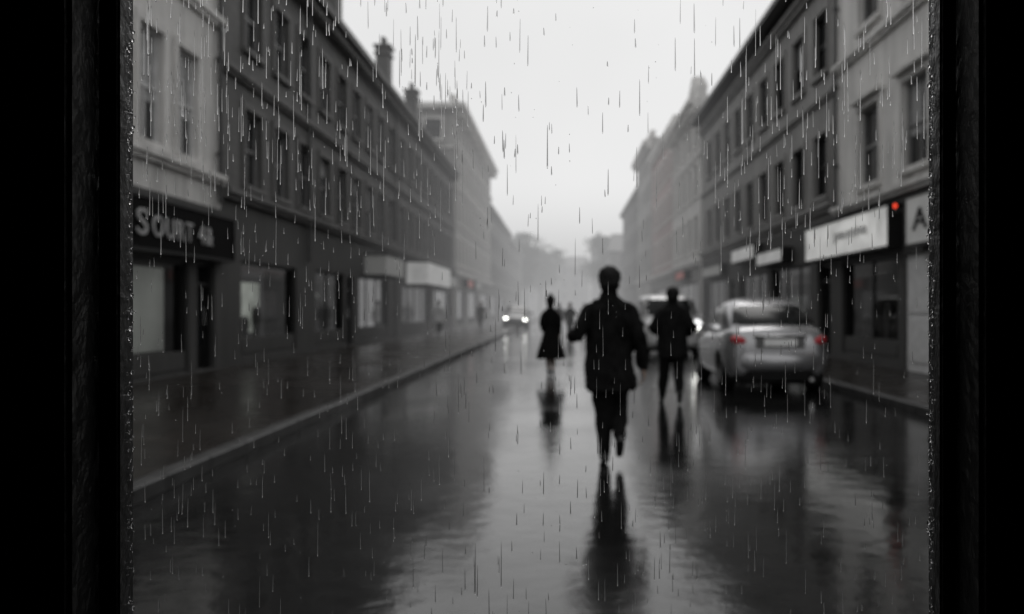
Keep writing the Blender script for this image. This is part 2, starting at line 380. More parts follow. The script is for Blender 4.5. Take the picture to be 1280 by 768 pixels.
def copy_tree(src_root,mw,label,recol=None):
    base=W[src_root]; mp={}
    allc=[o for o in W if o is src_root or o.parent is src_root]
    for o in allc:
        c=o.copy(); COL.objects.link(c); mp[o]=c
        nm=mw@base.inverted()@W[o]; c.matrix_basis=nm; W[c]=nm
    for o in allc:
        c=mp[o]
        if o is not src_root:
            c.parent=mp[src_root]; c.matrix_parent_inverse=mw.inverted()
            if recol and o.name.split('.')[0] in('coat','jacket'):
                c.data=o.data.copy(); c.data.materials.clear(); c.data.materials.append(M[recol])
    mp[src_root]['label']=label; mp[src_root]['group']='distant pedestrians'
    return mp[src_root]
copy_tree(p1,T((-6.0,46,.12))@Matrix.Scale(.94,4),'distant person in a pale raincoat on the pavement','coatp')
copy_tree(p1,T((.3,47,0))@RZ(math.pi)@Matrix.Scale(.95,4),'distant person in dark clothes in the road')
copy_tree(p1,T((-.3,58,0))@Matrix.Scale(.98,4),'distant person in dark clothes in the road')
copy_tree(p1,T((-5.2,60,.12))@RZ(2.9)@Matrix.Scale(.96,4),'distant person in dark coat on the pavement')
copy_tree(p1,T((1.4,66,0))@RZ(3.3),'distant person in dark clothes in the misty road')

# ---------------------------------------------------------------- cars
def interp(tab,z):
    for a,b in zip(tab[:-1],tab[1:]):
        if a[0]<=z<=b[0]:
            t=(z-a[0])/(b[0]-a[0]); return [a[i]+(b[i]-a[i])*t for i in range(len(a))]
    return list(tab[-1])
def car_meshes(paint,kind='sedan'):
    R={}; van=kind=='van'
    st=[(0.0,.40,.82,.56),(.03,.30,.98,.70),(.12,.25,1.06,.79),(.35,.22,1.11,.85),(.8,.2,1.10,.88),(1.4,.19,1.05,.885),(2.2,.19,1.01,.885),(3.0,.19,.99,.88),(3.35,.19,.96,.87),(3.9,.21,.87,.84),(4.2,.24,.76,.77),(4.36,.30,.66,.67),(4.42,.4,.56,.54)]
    if van: st=[(y,a,b+(.06 if y<3 else .17),c) for y,a,b,c in st]
    bm=bmesh.new(); L=[]
    for y,zb,zt,w in st:
        zm=(zb+zt)/2
        half=[(0,zb),(.8*w,zb),(.95*w,zb+.05),(1.0*w,zb+.16*(zt-zb)/.7),(1.01*w,zm),(.975*w,zt-.18*(zt-zb)/.75),(.90*w,zt-.06),(.78*w,zt-.01),(.4*w,zt+.02),(0,zt+.03)]
        ring=half+[(-x,z) for x,z in half[-2:0:-1]]
        L.append([bm.verts.new((x,y,z)) for x,z in ring])
    n=len(L[0])
    for a,b in zip(L[:-1],L[1:]):
        for i in range(n): bm.faces.new((a[i],a[(i+1)%n],b[(i+1)%n],b[i]))
    bm.faces.new(L[0]); bm.faces.new(L[-1])
    bmesh.ops.recalc_face_normals(bm,faces=bm.faces)
    me=bpy.data.meshes.new('body'); bm.to_mesh(me); bm.free()
    o=bpy.data.objects.new('tmp',me); COL.objects.link(o)
    sb=o.modifiers.new('s','SUBSURF'); sb.levels=2; sb.render_levels=2
    bm=bmesh.new()
    for y in(.86,3.5):
        bmesh.ops.create_cone(bm,cap_ends=True,segments=32,radius1=.365,radius2=.365,depth=3,matrix=T((0,y,.33))@Matrix.Rotation(math.pi/2,4,'Y'))
    bmesh.ops.recalc_face_normals(bm,faces=bm.faces)
    cm=bpy.data.meshes.new('cut'); bm.to_mesh(cm); bm.free(); c=bpy.data.objects.new('cut',cm); COL.objects.link(c)
    bo=o.modifiers.new('b','BOOLEAN'); bo.operation='DIFFERENCE'; bo.object=c; bo.solver='EXACT'
    dg=bpy.context.evaluated_depsgraph_get()
    body=bpy.data.meshes.new_from_object(o.evaluated_get(dg)); bpy.data.objects.remove(o); bpy.data.objects.remove(c)
    body.materials.clear(); body.materials.append(M[paint])
    for p in body.polygons: p.use_smooth=p.area<.02
    R['body']=body
    if van: tab=[(1.04,.05,3.5,.86),(1.3,.07,3.25,.84),(1.55,.12,2.95,.80),(1.72,.2,2.7,.75),(1.80,.35,2.45,.67),(1.83,.7,2.2,.4)]
    else: tab=[(1.03,.36,3.3,.80),(1.20,.58,2.98,.765),(1.34,.82,2.66,.71),(1.44,1.02,2.44,.655),(1.51,1.22,2.26,.58),(1.56,1.44,2.09,.47),(1.59,1.65,1.95,.30)]
    EX=.42
    bm=bmesh.new(); L=[]
    for z,yr,yf,hw in tab:
        cy=(yr+yf)/2; ry=(yf-yr)/2; ring=[]
        for i in range(64):
            t=2*math.pi*i/64; cc,ss=math.cos(t),math.sin(t)
            ring.append(bm.verts.new((hw*abs(cc)**EX*(1 if cc>0 else -1),cy+ry*abs(ss)**EX*(1 if ss>0 else -1),z)))
        L.append(ring)
    for a,b in zip(L[:-1],L[1:]):
        for i in range(64): bm.faces.new((a[i],a[(i+1)%64],b[(i+1)%64],b[i]))
    bm.faces.new(L[-1])
    R['cabin']=mesh_of(bm,'cabin',M[paint],True)
    z0,z1=(1.135,1.46) if not van else (1.2,1.68)
    def strip(fn,n=6):
        bm=bmesh.new(); rows=[]
        for k in range(n+1):
            z=z0+(z1-z0)*k/n; _,yr,yf,hw=interp(tab,z); rows.append([bm.verts.new(p) for p in fn(z,yr,yf,hw,k/n)])
        for a,b in zip(rows[:-1],rows[1:]):
            for i in range(len(a)-1): bm.faces.new((a[i],a[i+1],b[i+1],b[i]))
        return mesh_of(bm,'pane',M['carglass'],True)
    xs=[-.88+.16*i for i in range(12)]
    def cyv(x,yr,yf,s):
        x=min(abs(x),.999); cc=x**(1/EX); ss=math.sqrt(1-cc*cc); return (yr+yf)/2+s*((yf-yr)/2*ss**EX+.022)
    R['rear_window']=strip(lambda z,yr,yf,hw,k:[(x*hw,cyv(x,yr,yf,-1),z) for x in xs])
    R['windscreen']=strip(lambda z,yr,yf,hw,k:[(x*hw,cyv(x,yr,yf,1),z) for x in xs])
    for sx,nm in((-1,'l'),(1,'r')):
        R['sr'+nm]=strip(lambda z,yr,yf,hw,k:[(sx*(hw+.008),y,z) for y in(yr+.40,1.0+(yr*.4),1.78)])
        R['sf'+nm]=strip(lambda z,yr,yf,hw,k:[(sx*(hw+.008),y,z) for y in(1.86,2.2,yf-.34)])
    lz=.86 if van else .64
    for sx,nm in((-1,'l'),(1,'r')):
        bm=bmesh.new(); ell(bm,(sx*.655,.125,.88),(.15,.12,.078),20,12,Matrix.Rotation(sx*.55,4,'Z')@Matrix.Rotation(-sx*.2,4,'Y')); R['t'+nm]=mesh_of(bm,'tail_lamp',M['tail'],True)
        bm=bmesh.new(); ell(bm,(sx*.62,4.24,lz),(.15,.12,.075),20,12,Matrix.Rotation(-sx*.4,4,'Z')); R['h'+nm]=mesh_of(bm,'headlight',M['lens'],True)
        bm=bmesh.new(); ell(bm,(sx*1.0,2.72,1.12),(.12,.06,.09),16,10); tube(bm,(sx*.82,2.74,1.06),.03,(sx*.95,2.72,1.08),.03,8,False); R['m'+nm]=mesh_of(bm,'wing_mirror',M[paint],True)
        bm=bmesh.new(); ell(bm,(sx*1.0,2.663,1.12),(.10,.014,.074),16,8); R['g'+nm]=mesh_of(bm,'mirror_glass',M['mirrorglow' if (sx<0 and kind=='sedan' and paint=='paint') else 'lens'],True)
    bm=bmesh.new(); box(bm,-.44,.44,-.03,.07,.925,.975); bmesh.ops.bevel(bm,geom=list(bm.edges),offset=.012,segments=2,affect='EDGES'); R['chrome_strip']=mesh_of(bm,'chrome_strip',M['chrome'],True)
    bm=bmesh.new(); box(bm,-.27,.27,-.034,.05,.785,.90); bmesh.ops.bevel(bm,geom=list(bm.edges),offset=.006,segments=1,affect='EDGES'); R['number_plate']=mesh_of(bm,'number_plate',M['plate'])
    bm=bmesh.new(); box(bm,-.40,.40,-.024,.05,.745,.922); bmesh.ops.bevel(bm,geom=list(bm.edges),offset=.01,segments=2,affect='EDGES'); R['recess']=mesh_of(bm,'plate_recess',M['recess'])
    bm=bmesh.new(); L=[]
    for z,y,w in((.36,.03,.78),(.39,-.04,.81),(.48,-.095,.83),(.60,-.09,.84),(.67,-.05,.82),(.685,.08,.78)):
        pts=[(-w-.02,.48),(-w,.28),(-w*.88,.12+y*.5),(-w*.6,y+.02),(0,y-.03),(w*.6,y+.02),(w*.88,.12+y*.5),(w,.28),(w+.02,.48)]
        L.append([bm.verts.new((x,yy,z)) for x,yy in pts])
    for a,b in zip(L[:-1],L[1:]):
        for i in range(8): bm.faces.new((a[i],a[i+1],b[i+1],b[i]))
    R['bumper']=mesh_of(bm,'bumper',M[paint],True)
    bm=bmesh.new(); L=[]
    for z,y,w in((.18,.10,.72),(.22,-.02,.77),(.375,-.055,.80)):
        pts=[(-w,.42),(-w*.9,.14),(-w*.6,y+.02),(0,y-.02),(w*.6,y+.02),(w*.9,.14),(w,.42)]
        L.append([bm.verts.new((x,yy,z)) for x,yy in pts])
    for a,b in zip(L[:-1],L[1:]):
        for i in range(6): bm.faces.new((a[i],a[i+1],b[i+1],b[i]))
    bm.faces.new(L[-1])
    R['valance']=mesh_of(bm,'valance',M['plasticd'])
    bm=bmesh.new(); box(bm,-.64,.64,.15,4.2,.15,.6); R['under']=mesh_of(bm,'underbody',M['plasticd'])
    bm=bmesh.new(); tube(bm,(.5,-.07,.24),.035,(.5,.3,.24),.035,10,False); R['exh']=mesh_of(bm,'exhaust',M['chrome'])
    bm=bmesh.new(); ringv=[]
    for (x,r) in((-.125,.20),(-.125,.29),(-.10,.33),(.10,.33),(.125,.29),(.125,.20)):
        ringv.append([bm.verts.new((x,r*math.cos(2*math.pi*i/32),r*math.sin(2*math.pi*i/32))) for i in range(32)])
    for a,b in zip(ringv,ringv[1:]+ringv[:1]):
        for i in range(32): bm.faces.new((a[i],a[(i+1)%32],b[(i+1)%32],b[i]))
    R['tyre']=mesh_of(bm,'tyre',M['tyre'],True)
    bm=bmesh.new(); bmesh.ops.create_cone(bm,cap_ends=True,segments=24,radius1=.06,radius2=.06,depth=.2,matrix=Matrix.Rotation(math.pi/2,4,'Y'))
    bmesh.ops.create_cone(bm,cap_ends=True,segments=24,radius1=.19,radius2=.19,depth=.02,matrix=T((-.02,0,0))@Matrix.Rotation(math.pi/2,4,'Y'))
    for i in range(7):
        m=Matrix.Rotation(2*math.pi*i/7,4,'X')
        b2=bmesh.new(); box(b2,-.06,.095,-.028,.028,.04,.2); b2.transform(m); t=bpy.data.meshes.new('t'); b2.to_mesh(t); b2.free(); bm.from_mesh(t)
    ringv=[]
    for (x,r) in((-.11,.20),(.115,.205),(.115,.185),(-.11,.18)):
        ringv.append([bm.verts.new((x,r*math.cos(2*math.pi*i/32),r*math.sin(2*math.pi*i/32))) for i in range(32)])
    for a,b in zip(ringv,ringv[1:]+ringv[:1]):
        for i in range(32): bm.faces.new((a[i],a[(i+1)%32],b[(i+1)%32],b[i]))
    R['rim']=mesh_of(bm,'rim',M['rim'])
    return R
def car(R,name,label,cat,mw,lamps='',group=None):
    kw={'group':group} if group else {}
    root=thing(name,label,cat,mw,**kw)
    place('body',R['body'],root,mw); place('cabin',R['cabin'],root,mw)
    place('rear_window',R['rear_window'],root,mw); place('windscreen',R['windscreen'],root,mw)
    for k in('srl','srr','sfl','sfr'): place('side_window',R[k],root,mw)
    place('tail_lamp',R['tl'],root,mw); place('tail_lamp',R['tr'],root,mw)
    for k in('hl','hr'):
        o=place('headlight',R[k],root,mw)
        if k[1] in lamps:
            o.data=R[k].copy(); o.data.materials.clear(); o.data.materials.append(M['headl']); o['label']='lit headlamp'
    for s in 'lr':
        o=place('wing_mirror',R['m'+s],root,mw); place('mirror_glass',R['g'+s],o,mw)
    bp=place('bumper',R['bumper'],root,mw); place('valance',R['valance'],bp,mw)
    place('chrome_strip',R['chrome_strip'],root,mw); o=place('plate_recess',R['recess'],root,mw); place('number_plate',R['number_plate'],o,mw)
    place('underbody',R['under'],root,mw); place('exhaust',R['exh'],root,mw)
    for x in(-.745,.745):
        for y in(.86,3.5):
            w=mw@T((x,y,.33))@(Matrix.Identity(4) if x>0 else RZ(math.pi))
            o=place('wheel',R['tyre'],root,w); place('rim',R['rim'],o,w)
RS=car_meshes('paint'); car(RS,'parked_car','silver saloon car with red tail lamps parked at the wet kerb','car',T((3.55,15.75,0)))
RV=car_meshes('paintw','van'); car(RV,'oncoming_van','small white van facing up the road with one headlamp lit','van',T((3.20,32.2,0))@RZ(math.pi),'l')
RD=car_meshes('paintd'); car(RD,'oncoming_car','dark car with lit headlamps, two wheels up on the kerb','car',T((-3.30,68.4,.06))@Matrix.Rotation(.08,4,'Y')@RZ(math.pi),'lr')

# ---------------------------------------------------------------- setting
def sheet(name,x0,x1,y0,y1,z,mat,**kw):
    bm=bmesh.new()
    ys=[y0]+[y for y in(0,30,60,100,160,260,400) if y0<y<y1]+[y1]
    for a,b in zip(ys[:-1],ys[1:]): quad(bm,((x0,a,z),(x1,a,z),(x1,b,z),(x0,b,z)))
    bmesh.ops.remove_doubles(bm,verts=bm.verts,dist=.001)
    return place(name,mesh_of(bm,name,mat),None,None,kind='structure',**kw)
sheet('ground',-900,900,-300,2000,-.02,M['ground'])
KL,KR=-3.05,4.68; XL,XR=7.3,7.0
sheet('road',KL-.001,KR+.001,-40,600,0,M['road'])
for nm,x0,x1,kx0,kx1 in (('pavement',-XL-.5,KL-.17,KL-.16,KL),('pavement',KR+.17,XR+.5,KR,KR+.16)):
    bm=bmesh.new(); box(bm,x0,x1,-40,400,-.01,.118)
    place('pavement',mesh_of(bm,'pavement',M['pave']),None,None,kind='structure')
    bm=bmesh.new(); y=-10
    while y<230:
        L=.915; j=random.uniform(-.004,.004); box(bm,kx0+j,kx1+j,y+.006,y+L-.006,-.008,.125+random.uniform(-.003,.003)); y+=L
    bmesh.ops.bevel(bm,geom=[e for e in bm.edges],offset=.012,segments=1,affect='EDGES')
    place('kerb',mesh_of(bm,'kerb',M['kerb']),None,None,kind='structure')

# ---------------------------------------------------------------- windows & buildings
WC={}
def window_meshes(w,h,fm,sm,style):
    key=(round(w,2),round(h,2),fm,sm,style)
    if key in WC: return WC[key]
    bm=bmesh.new(); box(bm,-w/2,w/2,.16,.18,0,h); pane=mesh_of(bm,'pane',M['glass'])
    bm=bmesh.new(); t=.065
    box(bm,-w/2,-w/2+t,.09,.158,0,h); box(bm,w/2-t,w/2,.09,.158,0,h)
    box(bm,-w/2+t,w/2-t,.09,.158,0,t); box(bm,-w/2+t,w/2-t,.09,.158,h-t,h)
    box(bm,-w/2+t,w/2-t,.10,.156,h*.5-.03,h*.5+.03)
    if style!='plain':
        box(bm,-.02,.02,.11,.154,h*.5+.03,h-t); box(bm,-.02,.02,.11,.154,t,h*.5-.03)
    frame=mesh_of(bm,'frame',M[fm])
    bm=bmesh.new(); box(bm,-w/2-.14,w/2+.14,-.12,.085,-.11,-.003)
    sill=mesh_of(bm,'sill',M[sm])
    bm=bmesh.new()
    if style in('surround','hood'):
        s=.14
        box(bm,-w/2-s,-w/2-.002,-.05,.03,0,h); box(bm,w/2+.002,w/2+s,-.05,.03,0,h); box(bm,-w/2-s,w/2+s,-.055,.03,h+.002,h+.16)
        if style=='hood': box(bm,-w/2-s-.12,w/2+s+.12,-.20,.03,h+.163,h+.25); box(bm,-w/2-s-.06,w/2+s+.06,-.12,.03,h+.253,h+.30)
        sur=mesh_of(bm,'surround',M[sm])
    else: bm.free(); sur=None
    blinds=[]
    for f in(.3,.5,.62):
        bm=bmesh.new(); box(bm,-w/2+t,w/2-t,.148,.152,h*(1-f),h-t); blinds.append(mesh_of(bm,'blind',M['blind']))
    WC[key]=(pane,frame,sill,sur,blinds); return WC[key]
def wallmw(side,X,u,z): return T((side*X,u,z))@RZ(math.pi/2 if side<0 else -math.pi/2)
def window(parent,side,X,u,z,w,h,fm,sm,style,blindp,detail=True,mw=None):
    pane,frame,sill,sur,bl=window_meshes(w,h,fm,sm,style)
    mw=mw if mw is not None else wallmw(side,X,u,z)
    o=place('window',pane,parent,mw)
    place('frame',frame,o,mw)
    if detail:
        place('sill',sill,o,mw)
        if sur: place('surround',sur,o,mw)
    if random.random()<blindp: place('blind',random.choice(bl),o,mw)
def shopfront(parent,side,X,u0,u1,z0,z1,kind,n=3,disp=None):
    w=u1-u0;h=z1-z0; mw=wallmw(side,X,(u0+u1)/2,z0)
    if kind=='door':
        bm=bmesh.new(); box(bm,-w/2+.08,w/2-.08,.22,.27,.0,h-.5)
        o=place('door',mesh_of(bm,'door',M['framed']),parent,mw)
        bm=bmesh.new(); box(bm,-w/2,-w/2+.08,.1,.3,0,h); box(bm,w/2-.08,w/2,.1,.3,0,h); box(bm,-w/2+.08,w/2-.08,.1,.3,h-.08,h); box(bm,-w/2+.08,w/2-.08,.1,.3,h-.5,h-.42)
        place('frame',mesh_of(bm,'frame',M['framed']),o,mw)
        bm=bmesh.new(); box(bm,-w/2+.22,w/2-.22,.20,.215,.5,h-.65); place('pane',mesh_of(bm,'pane',M['glass']),o,mw)
        bm=bmesh.new(); box(bm,-w/2+.08,w/2-.08,.2,.21,h-.42,h-.08); place('fanlight',mesh_of(bm,'fanlight',M['glass']),o,mw)
        bm=bmesh.new(); tube(bm,(w/2-.18,.16,.9),.012,(w/2-.18,.16,1.25),.012,8); tube(bm,(w/2-.18,.16,.92),.01,(w/2-.18,.215,.92),.01,6); place('handle',mesh_of(bm,'handle',M['chrome']),o,mw)
        return
    if kind=='white':
        bm=bmesh.new(); box(bm,-w/2,w/2,.06,.3,0,h); box(bm,-w/2+.15,w/2-.15,.03,.07,.2,h*.45); box(bm,-w/2+.15,w/2-.15,.03,.07,h*.5,h-.2)
        place('door',mesh_of(bm,'door',M['white']),parent,mw,label='white panelled shop side door'); return
    bm=bmesh.new(); quad(bm,((-w/2+.05,.16,.38),(w/2-.05,.16,.38),(w/2-.05,.16,h-.05),(-w/2+.05,.16,h-.05)))
    o=place('shop_window',mesh_of(bm,'shop_window',M['shopglass']),parent,mw)
    bm=bmesh.new(); t=.07
    box(bm,-w/2,-w/2+t,.07,.22,0,h); box(bm,w/2-t,w/2,.07,.22,0,h); box(bm,-w/2+t,w/2-t,.07,.22,h-t,h)
    for i in range(1,n):
        x=-w/2+w*i/n; box(bm,x-.022,x+.022,.13,.2,.42,h-t)
    place('frame',mesh_of(bm,'frame',M['framed']),o,mw)
    bm=bmesh.new(); box(bm,-w/2+t,w/2-t,.05,.24,0,.42); box(bm,-w/2+t+.1,w/2-t-.1,.03,.06,.08,.34)
    place('stall_riser',mesh_of(bm,'stall_riser',M['darkground']),o,mw)
    bm=bmesh.new(); box(bm,-w/2+.06,w/2-.06,1.5,1.55,0,h-.06); box(bm,-w/2+.06,w/2-.06,.3,1.5,.30,.36)
    place('display_back',mesh_of(bm,'display_back',M['trimdark']),o,mw)
    r=random.Random(int(u0*10)); x=-w/2+.3
    deep=.62 if kind=='deep' else .26
    if kind!='lit':
        while x<w/2-.4:
            ww=r.uniform(.2,.5); hh=r.uniform(.35,1.1); yy=r.uniform(.5,1.1) if kind!='deep' else r.uniform(.35,.48)
            bm=bmesh.new(); rings(bm,[(0,0,.36,ww*.3,.1),(0,0,.37,ww*.3,.1),(0,0,.36+hh*.2,ww*.2,.08),(0,0,.36+hh*.6,ww*.45,.12),(0,0,.36+hh*.9,ww*.4,.1),(0,0,.36+hh,ww*.1,.05)],14)
            place('goods',mesh_of(bm,'goods',M['trimmid' if kind!='deep' else 'darkground'],True),o,mw@T((x+ww/2,yy,0))); x+=ww+r.uniform(.3,.9)
    if disp:
        a,b,c,d,mt_=disp
        bm=bmesh.new(); box(bm,-w/2+a*w,-w/2+b*w,deep,deep+.03,c,d)
        place('lit_display',mesh_of(bm,'lit_display',M[mt_]),o,mw)
def building(name,label,side,X,y0,y1,H,wm,tm,rows,cols,ww,shops,courses,roof='parapet',depth=8,fm='frame',style='plain',blindp=.25,ground=None,detail=True,gz=3.8,cat='building',gables=(),sidewins=()):
    root=thing(name,label,cat,T((side*X,(y0+y1)/2,.12)))
    y1=y1-.006
    ops=[]
    for (z,h) in rows:
        for c in cols: ops.append((c-ww/2,c+ww/2,z,z+h))
    for s in shops: ops.append(s[:4])
    def P(u,d,z): return (side*(X-d),u,z)
    def facade(bm,za,zb):
        us=sorted({y0,y1}|{o[0] for o in ops if o[3]>za and o[2]<zb}|{o[1] for o in ops if o[3]>za and o[2]<zb})
        zs=sorted({za,zb}|{z for o in ops for z in o[2:4] if za<z<zb})
        for i in range(len(us)-1):
            for j in range(len(zs)-1):
                cu=(us[i]+us[i+1])/2; cz=(zs[j]+zs[j+1])/2
                if any(o[0]<cu<o[1] and o[2]<cz<o[3] for o in ops): continue
                quad(bm,(P(us[i],0,zs[j]),P(us[i+1],0,zs[j]),P(us[i+1],0,zs[j+1]),P(us[i],0,zs[j+1])))
        for a,b,c,d in ops:
            if not(za<(c+d)/2<zb): continue
            q=-.3
            quad(bm,(P(a,0,c),P(a,q,c),P(a,q,d),P(a,0,d))); quad(bm,(P(b,0,c),P(b,q,c),P(b,q,d),P(b,0,d)))
            quad(bm,(P(a,0,c),P(b,0,c),P(b,q,c),P(a,q,c))); quad(bm,(P(a,0,d),P(b,0,d),P(b,q,d),P(a,q,d)))
    bm=bmesh.new(); facade(bm,gz,H)
    for u in(y0,y1): quad(bm,(P(u,0,0),P(u,-depth,0),P(u,-depth,H),P(u,0,H)))
    quad(bm,(P(y0,-depth,0),P(y1,-depth,0),P(y1,-depth,H),P(y0,-depth,H)))
    quad(bm,(P(y0,0,H),P(y1,0,H),P(y1,-depth,H),P(y0,-depth,H)))
    bmesh.ops.remove_doubles(bm,verts=bm.verts,dist=.0005)
    place('wall',mesh_of(bm,'wall',M[wm]),root)
    bm=bmesh.new(); facade(bm,0,gz)
    place('ground_floor_wall',mesh_of(bm,'ground_floor_wall',M[ground or wm]),root)
    for (z,h) in rows:
        for c in cols: window(root,side,X,c,z,ww,h,fm,tm,style,blindp,detail)
    for (x,z,h) in sidewins: window(root,side,X,0,z,1.1,h,fm,tm,'surround',0,True,mw=T((x,y0-.19,z)))
    for s in shops: shopfront(root,side,X,*s)
    def cb(bm,u0,u1,d0,d1,z0,z1):
        a,b=side*(X-d0),side*(X-d1); box(bm,min(a,b),max(a,b),u0,u1,z0,z1)
    for (z,h,d,dent) in courses:
        bm=bmesh.new()
        cb(bm,y0+.01,y1-.01,-.06,d*.6,z,z+h*.45); cb(bm,y0+.01,y1-.01,-.06,d,z+h*.45+.002,z+h)
        if sidewins: cb(bm,y0-d,y0+.008,-depth,d,z+h*.45+.004,z+h-.002)
        if dent:
            u=y0+.15
            while u<y1-.2: cb(bm,u,u+.14,-.02,d*.85,z-.16,z-.003); u+=.42
        place('cornice',mesh_of(bm,'cornice',M[tm]),root)
    for (gu,gw,gh) in gables:
        bm=bmesh.new()
        for k in range(4):
            f=1-k*.24; cb(bm,gu-gw/2*f,gu+gw/2*f,-.5,.06,H+.56+gh*k/4+.002*k,H+.56+gh*(k+1)/4)
        place('gable',mesh_of(bm,'gable',M[wm]),root)
    if roof in('mansard','eave'):
        if roof=='mansard': pr=[(.12,H+.01),(-.1,H+.25),(-1.0,H+1.85),(-1.3,H+1.9),(-depth,H+1.2),(-depth,H+.01)]
        else: pr=[(.65,H-.02),(.65,H+.16),(-3.6,H+1.5),(-depth,H+.2),(-depth,H+.02)]
        bm=bmesh.new()
        a=[bm.verts.new(P(y0+.02,d,z)) for d,z in pr]; b=[bm.verts.new(P(y1-.02,d,z)) for d,z in pr]
        for i in range(len(pr)): j=(i+1)%len(pr); bm.faces.new((a[i],a[j],b[j],b[i]))
        bm.faces.new(a); bm.faces.new(b[::-1])
        rf=place('roof',mesh_of(bm,'roof',M['slate']),root)
    else:
        bm=bmesh.new(); a,b=side*(X-.03),side*(X+.35); box(bm,min(a,b),max(a,b),y0+.01,y1-.01,H+.003,H+.55)
        rf=place('parapet',mesh_of(bm,'parapet',M[tm]),root)
    return root,rf
def chimney(parent,x,y,z0,z1,mat,w=.30,l=.9,pots=3):
    bm=bmesh.new(); box(bm,x-w,x+w,y-l/2,y+l/2,z0,z1); box(bm,x-w-.07,x+w+.07,y-l/2-.07,y+l/2+.07,z1-.35,z1-.22); box(bm,x-w-.1,x+w+.1,y-l/2-.1,y+l/2+.1,z1+.002,z1+.12)
    c=place('chimney',mesh_of(bm,'chimney',M[mat]),parent)
    for i in range(pots):
        yy=y-l/2+.2+(l-.4)*i/(pots-1)
        bm=bmesh.new(); tube(bm,(x,yy,z1+.123),.10,(x,yy,z1+.45),.08,10,False); tube(bm,(x,yy,z1+.42),.11,(x,yy,z1+.5),.11,10,False)
        place('chimney_pot',mesh_of(bm,'chimney_pot',M[mat]),c)
def pipe(parent,side,X,u,z0,z1):
    bm=bmesh.new(); x=side*(X-.09); tube(bm,(x,u,z0),.05,(x,u,z1),.05,10,False)
    z=z0+1
    while z<z1: tube(bm,(x,u,z),.075,(x,u,z+.08),.075,10,False); box(bm,min(side*X,x),max(side*X,x),u-.02,u+.02,z+.01,z+.06); z+=2
    place('drainpipe',mesh_of(bm,'drainpipe',M['pipe']),parent)
r,_=building('town_building','pale stucco town building with tall sash windows above a dark shop',-1,XL,9,20.4,12.6,'stucco','trim',
   [(4.33,2.05),(8.1,1.9)],[12.1,13.7,15.3,16.95,18.6],1.02,[(13.0,15.3,.3,2.35,'dim',2),(15.5,18.7,.16,2.3,'lit',1,(.05,.82,.45,2.0,'lit3')),(19.1,20.1,.16,2.35,'door')],
   [(4.0,.2,.16,False),(7.3,.22,.14,False),(11.9,.5,.4,True)],style='surround',fm='framel',blindp=1.0,ground='darkground',gz=3.5)
pipe(r,-1,XL,20.15,3.6,11.6)
cols=[22.5+2.25*i for i in range(9)]
r,rf=building('terrace_building','long dark stone terrace with sash windows, slate roof and chimneys',-1,XL,20.4,42.0,10.3,'dark','trimdark',
   [(4.22,1.75),(7.35,1.65)],cols,1.25,[(21.7,26.2,.3,2.5,'deep',1,(.12,.72,.5,1.75,'lit')),(28.2,31.9,.3,2.55,'deep',2,(.2,.75,.5,1.6,'lit3')),(32.2,33.3,.16,2.5,'door'),(34.2,39.8,.3,2.6,'shop',3)],
   [(3.78,.24,.22,False),(6.5,.2,.16,False),(9.9,.42,.45,True)],roof='mansard',style='surround',ground='darkground')
chimney(rf,-8.4,34.6,10.8,13.1,'dark')
pipe(r,-1,XL,41.2,.12,9.8); pipe(r,-1,XL,27.2,2.7,9.8)
cols=[43.2+2.25*i for i in range(9)]
r,rf=building('terrace_building','dark stone terrace with dentil cornice and small chimney stacks',-1,XL,42.0,63.0,10.3,'dark','trimdark',
   [(4.22,1.75),(7.35,1.65)],cols,1.25,[(43.4,52,.3,2.5,'shop',4),(54,61.5,.3,2.5,'dim',4,(.1,.5,.5,1.6,'lit2'))],
   [(3.78,.24,.22,False),(6.5,.2,.16,False),(9.9,.42,.45,True)],roof='mansard',style='surround',ground='darkground')
chimney(rf,-8.4,44.8,10.8,13.5,'dark'); chimney(rf,-8.4,53,10.8,13.3,'dark')
r,rf=building('tall_building','tall pale stone building with four window rows and heavy cornice',-1,7.2,63.4,94,15.0,'pale','trim',
   [(4.4,1.8),(7.2,1.8),(10,1.7),(12.6,1.35)],[64.9+2.45*i for i in range(12)],1.25,[(64.5,70,.3,2.7,'shop',3),(72,80,.3,2.7,'dim',4),(82,92,.3,2.7,'shop',4)],
   [(3.6,.3,.25,False),(9.3,.25,.2,False),(11.9,.2,.2,False),(14.3,.6,.75,True)],style='surround',ground='trimmid',depth=7,fm='framed',blindp=.1,
   sidewins=((-8.6,12.6,1.3),(-10.6,12.6,1.3),(-12.6,12.6,1.3),(-8.6,10,1.3)))
r,rf=building('terrace_building','grey stone terrace receding into the mist',-1,XL,94,128,11.6,'grey2','trimmid',
   [(4.3,1.7),(7.4,1.6)],[96+2.9*i for i in range(11)],1.2,[(96,104,.3,2.7,'shop',3),(108,116,.3,2.7,'shop',3)],[(3.6,.3,.25,False),(10.8,.5,.4,False)],detail=False,roof='mansard')
r,rf=building('terrace_building','far grey terrace almost lost in the mist',-1,XL,128,166,10.6,'grey2','trimmid',
   [(4.3,1.7),(7.4,1.6)],[130+3.2*i for i in range(11)],1.2,[],[(3.6,.3,.25,False),(10.0,.5,.4,False)],detail=False)
r,_=building('town_building','pale stucco town building with hooded sash windows above shop signs',1,XR,11,24.7,13.4,'stucco2','trim',
   [(4.25,1.8),(7.95,1.8)],[13.4,16.2,19.1,22.0],1.45,[(12,17.9,.3,2.6,'shop',3),(18.3,19.75,.13,2.5,'white'),(20.1,24.2,.3,2.55,'shop',2)],
   [(3.76,.2,.18,False),(7.35,.2,.16,False),(12.6,.6,.45,True)],style='hood',fm='frame',blindp=.3,ground='darkground')
pipe(r,1,XR,24.45,3.98,12.6)
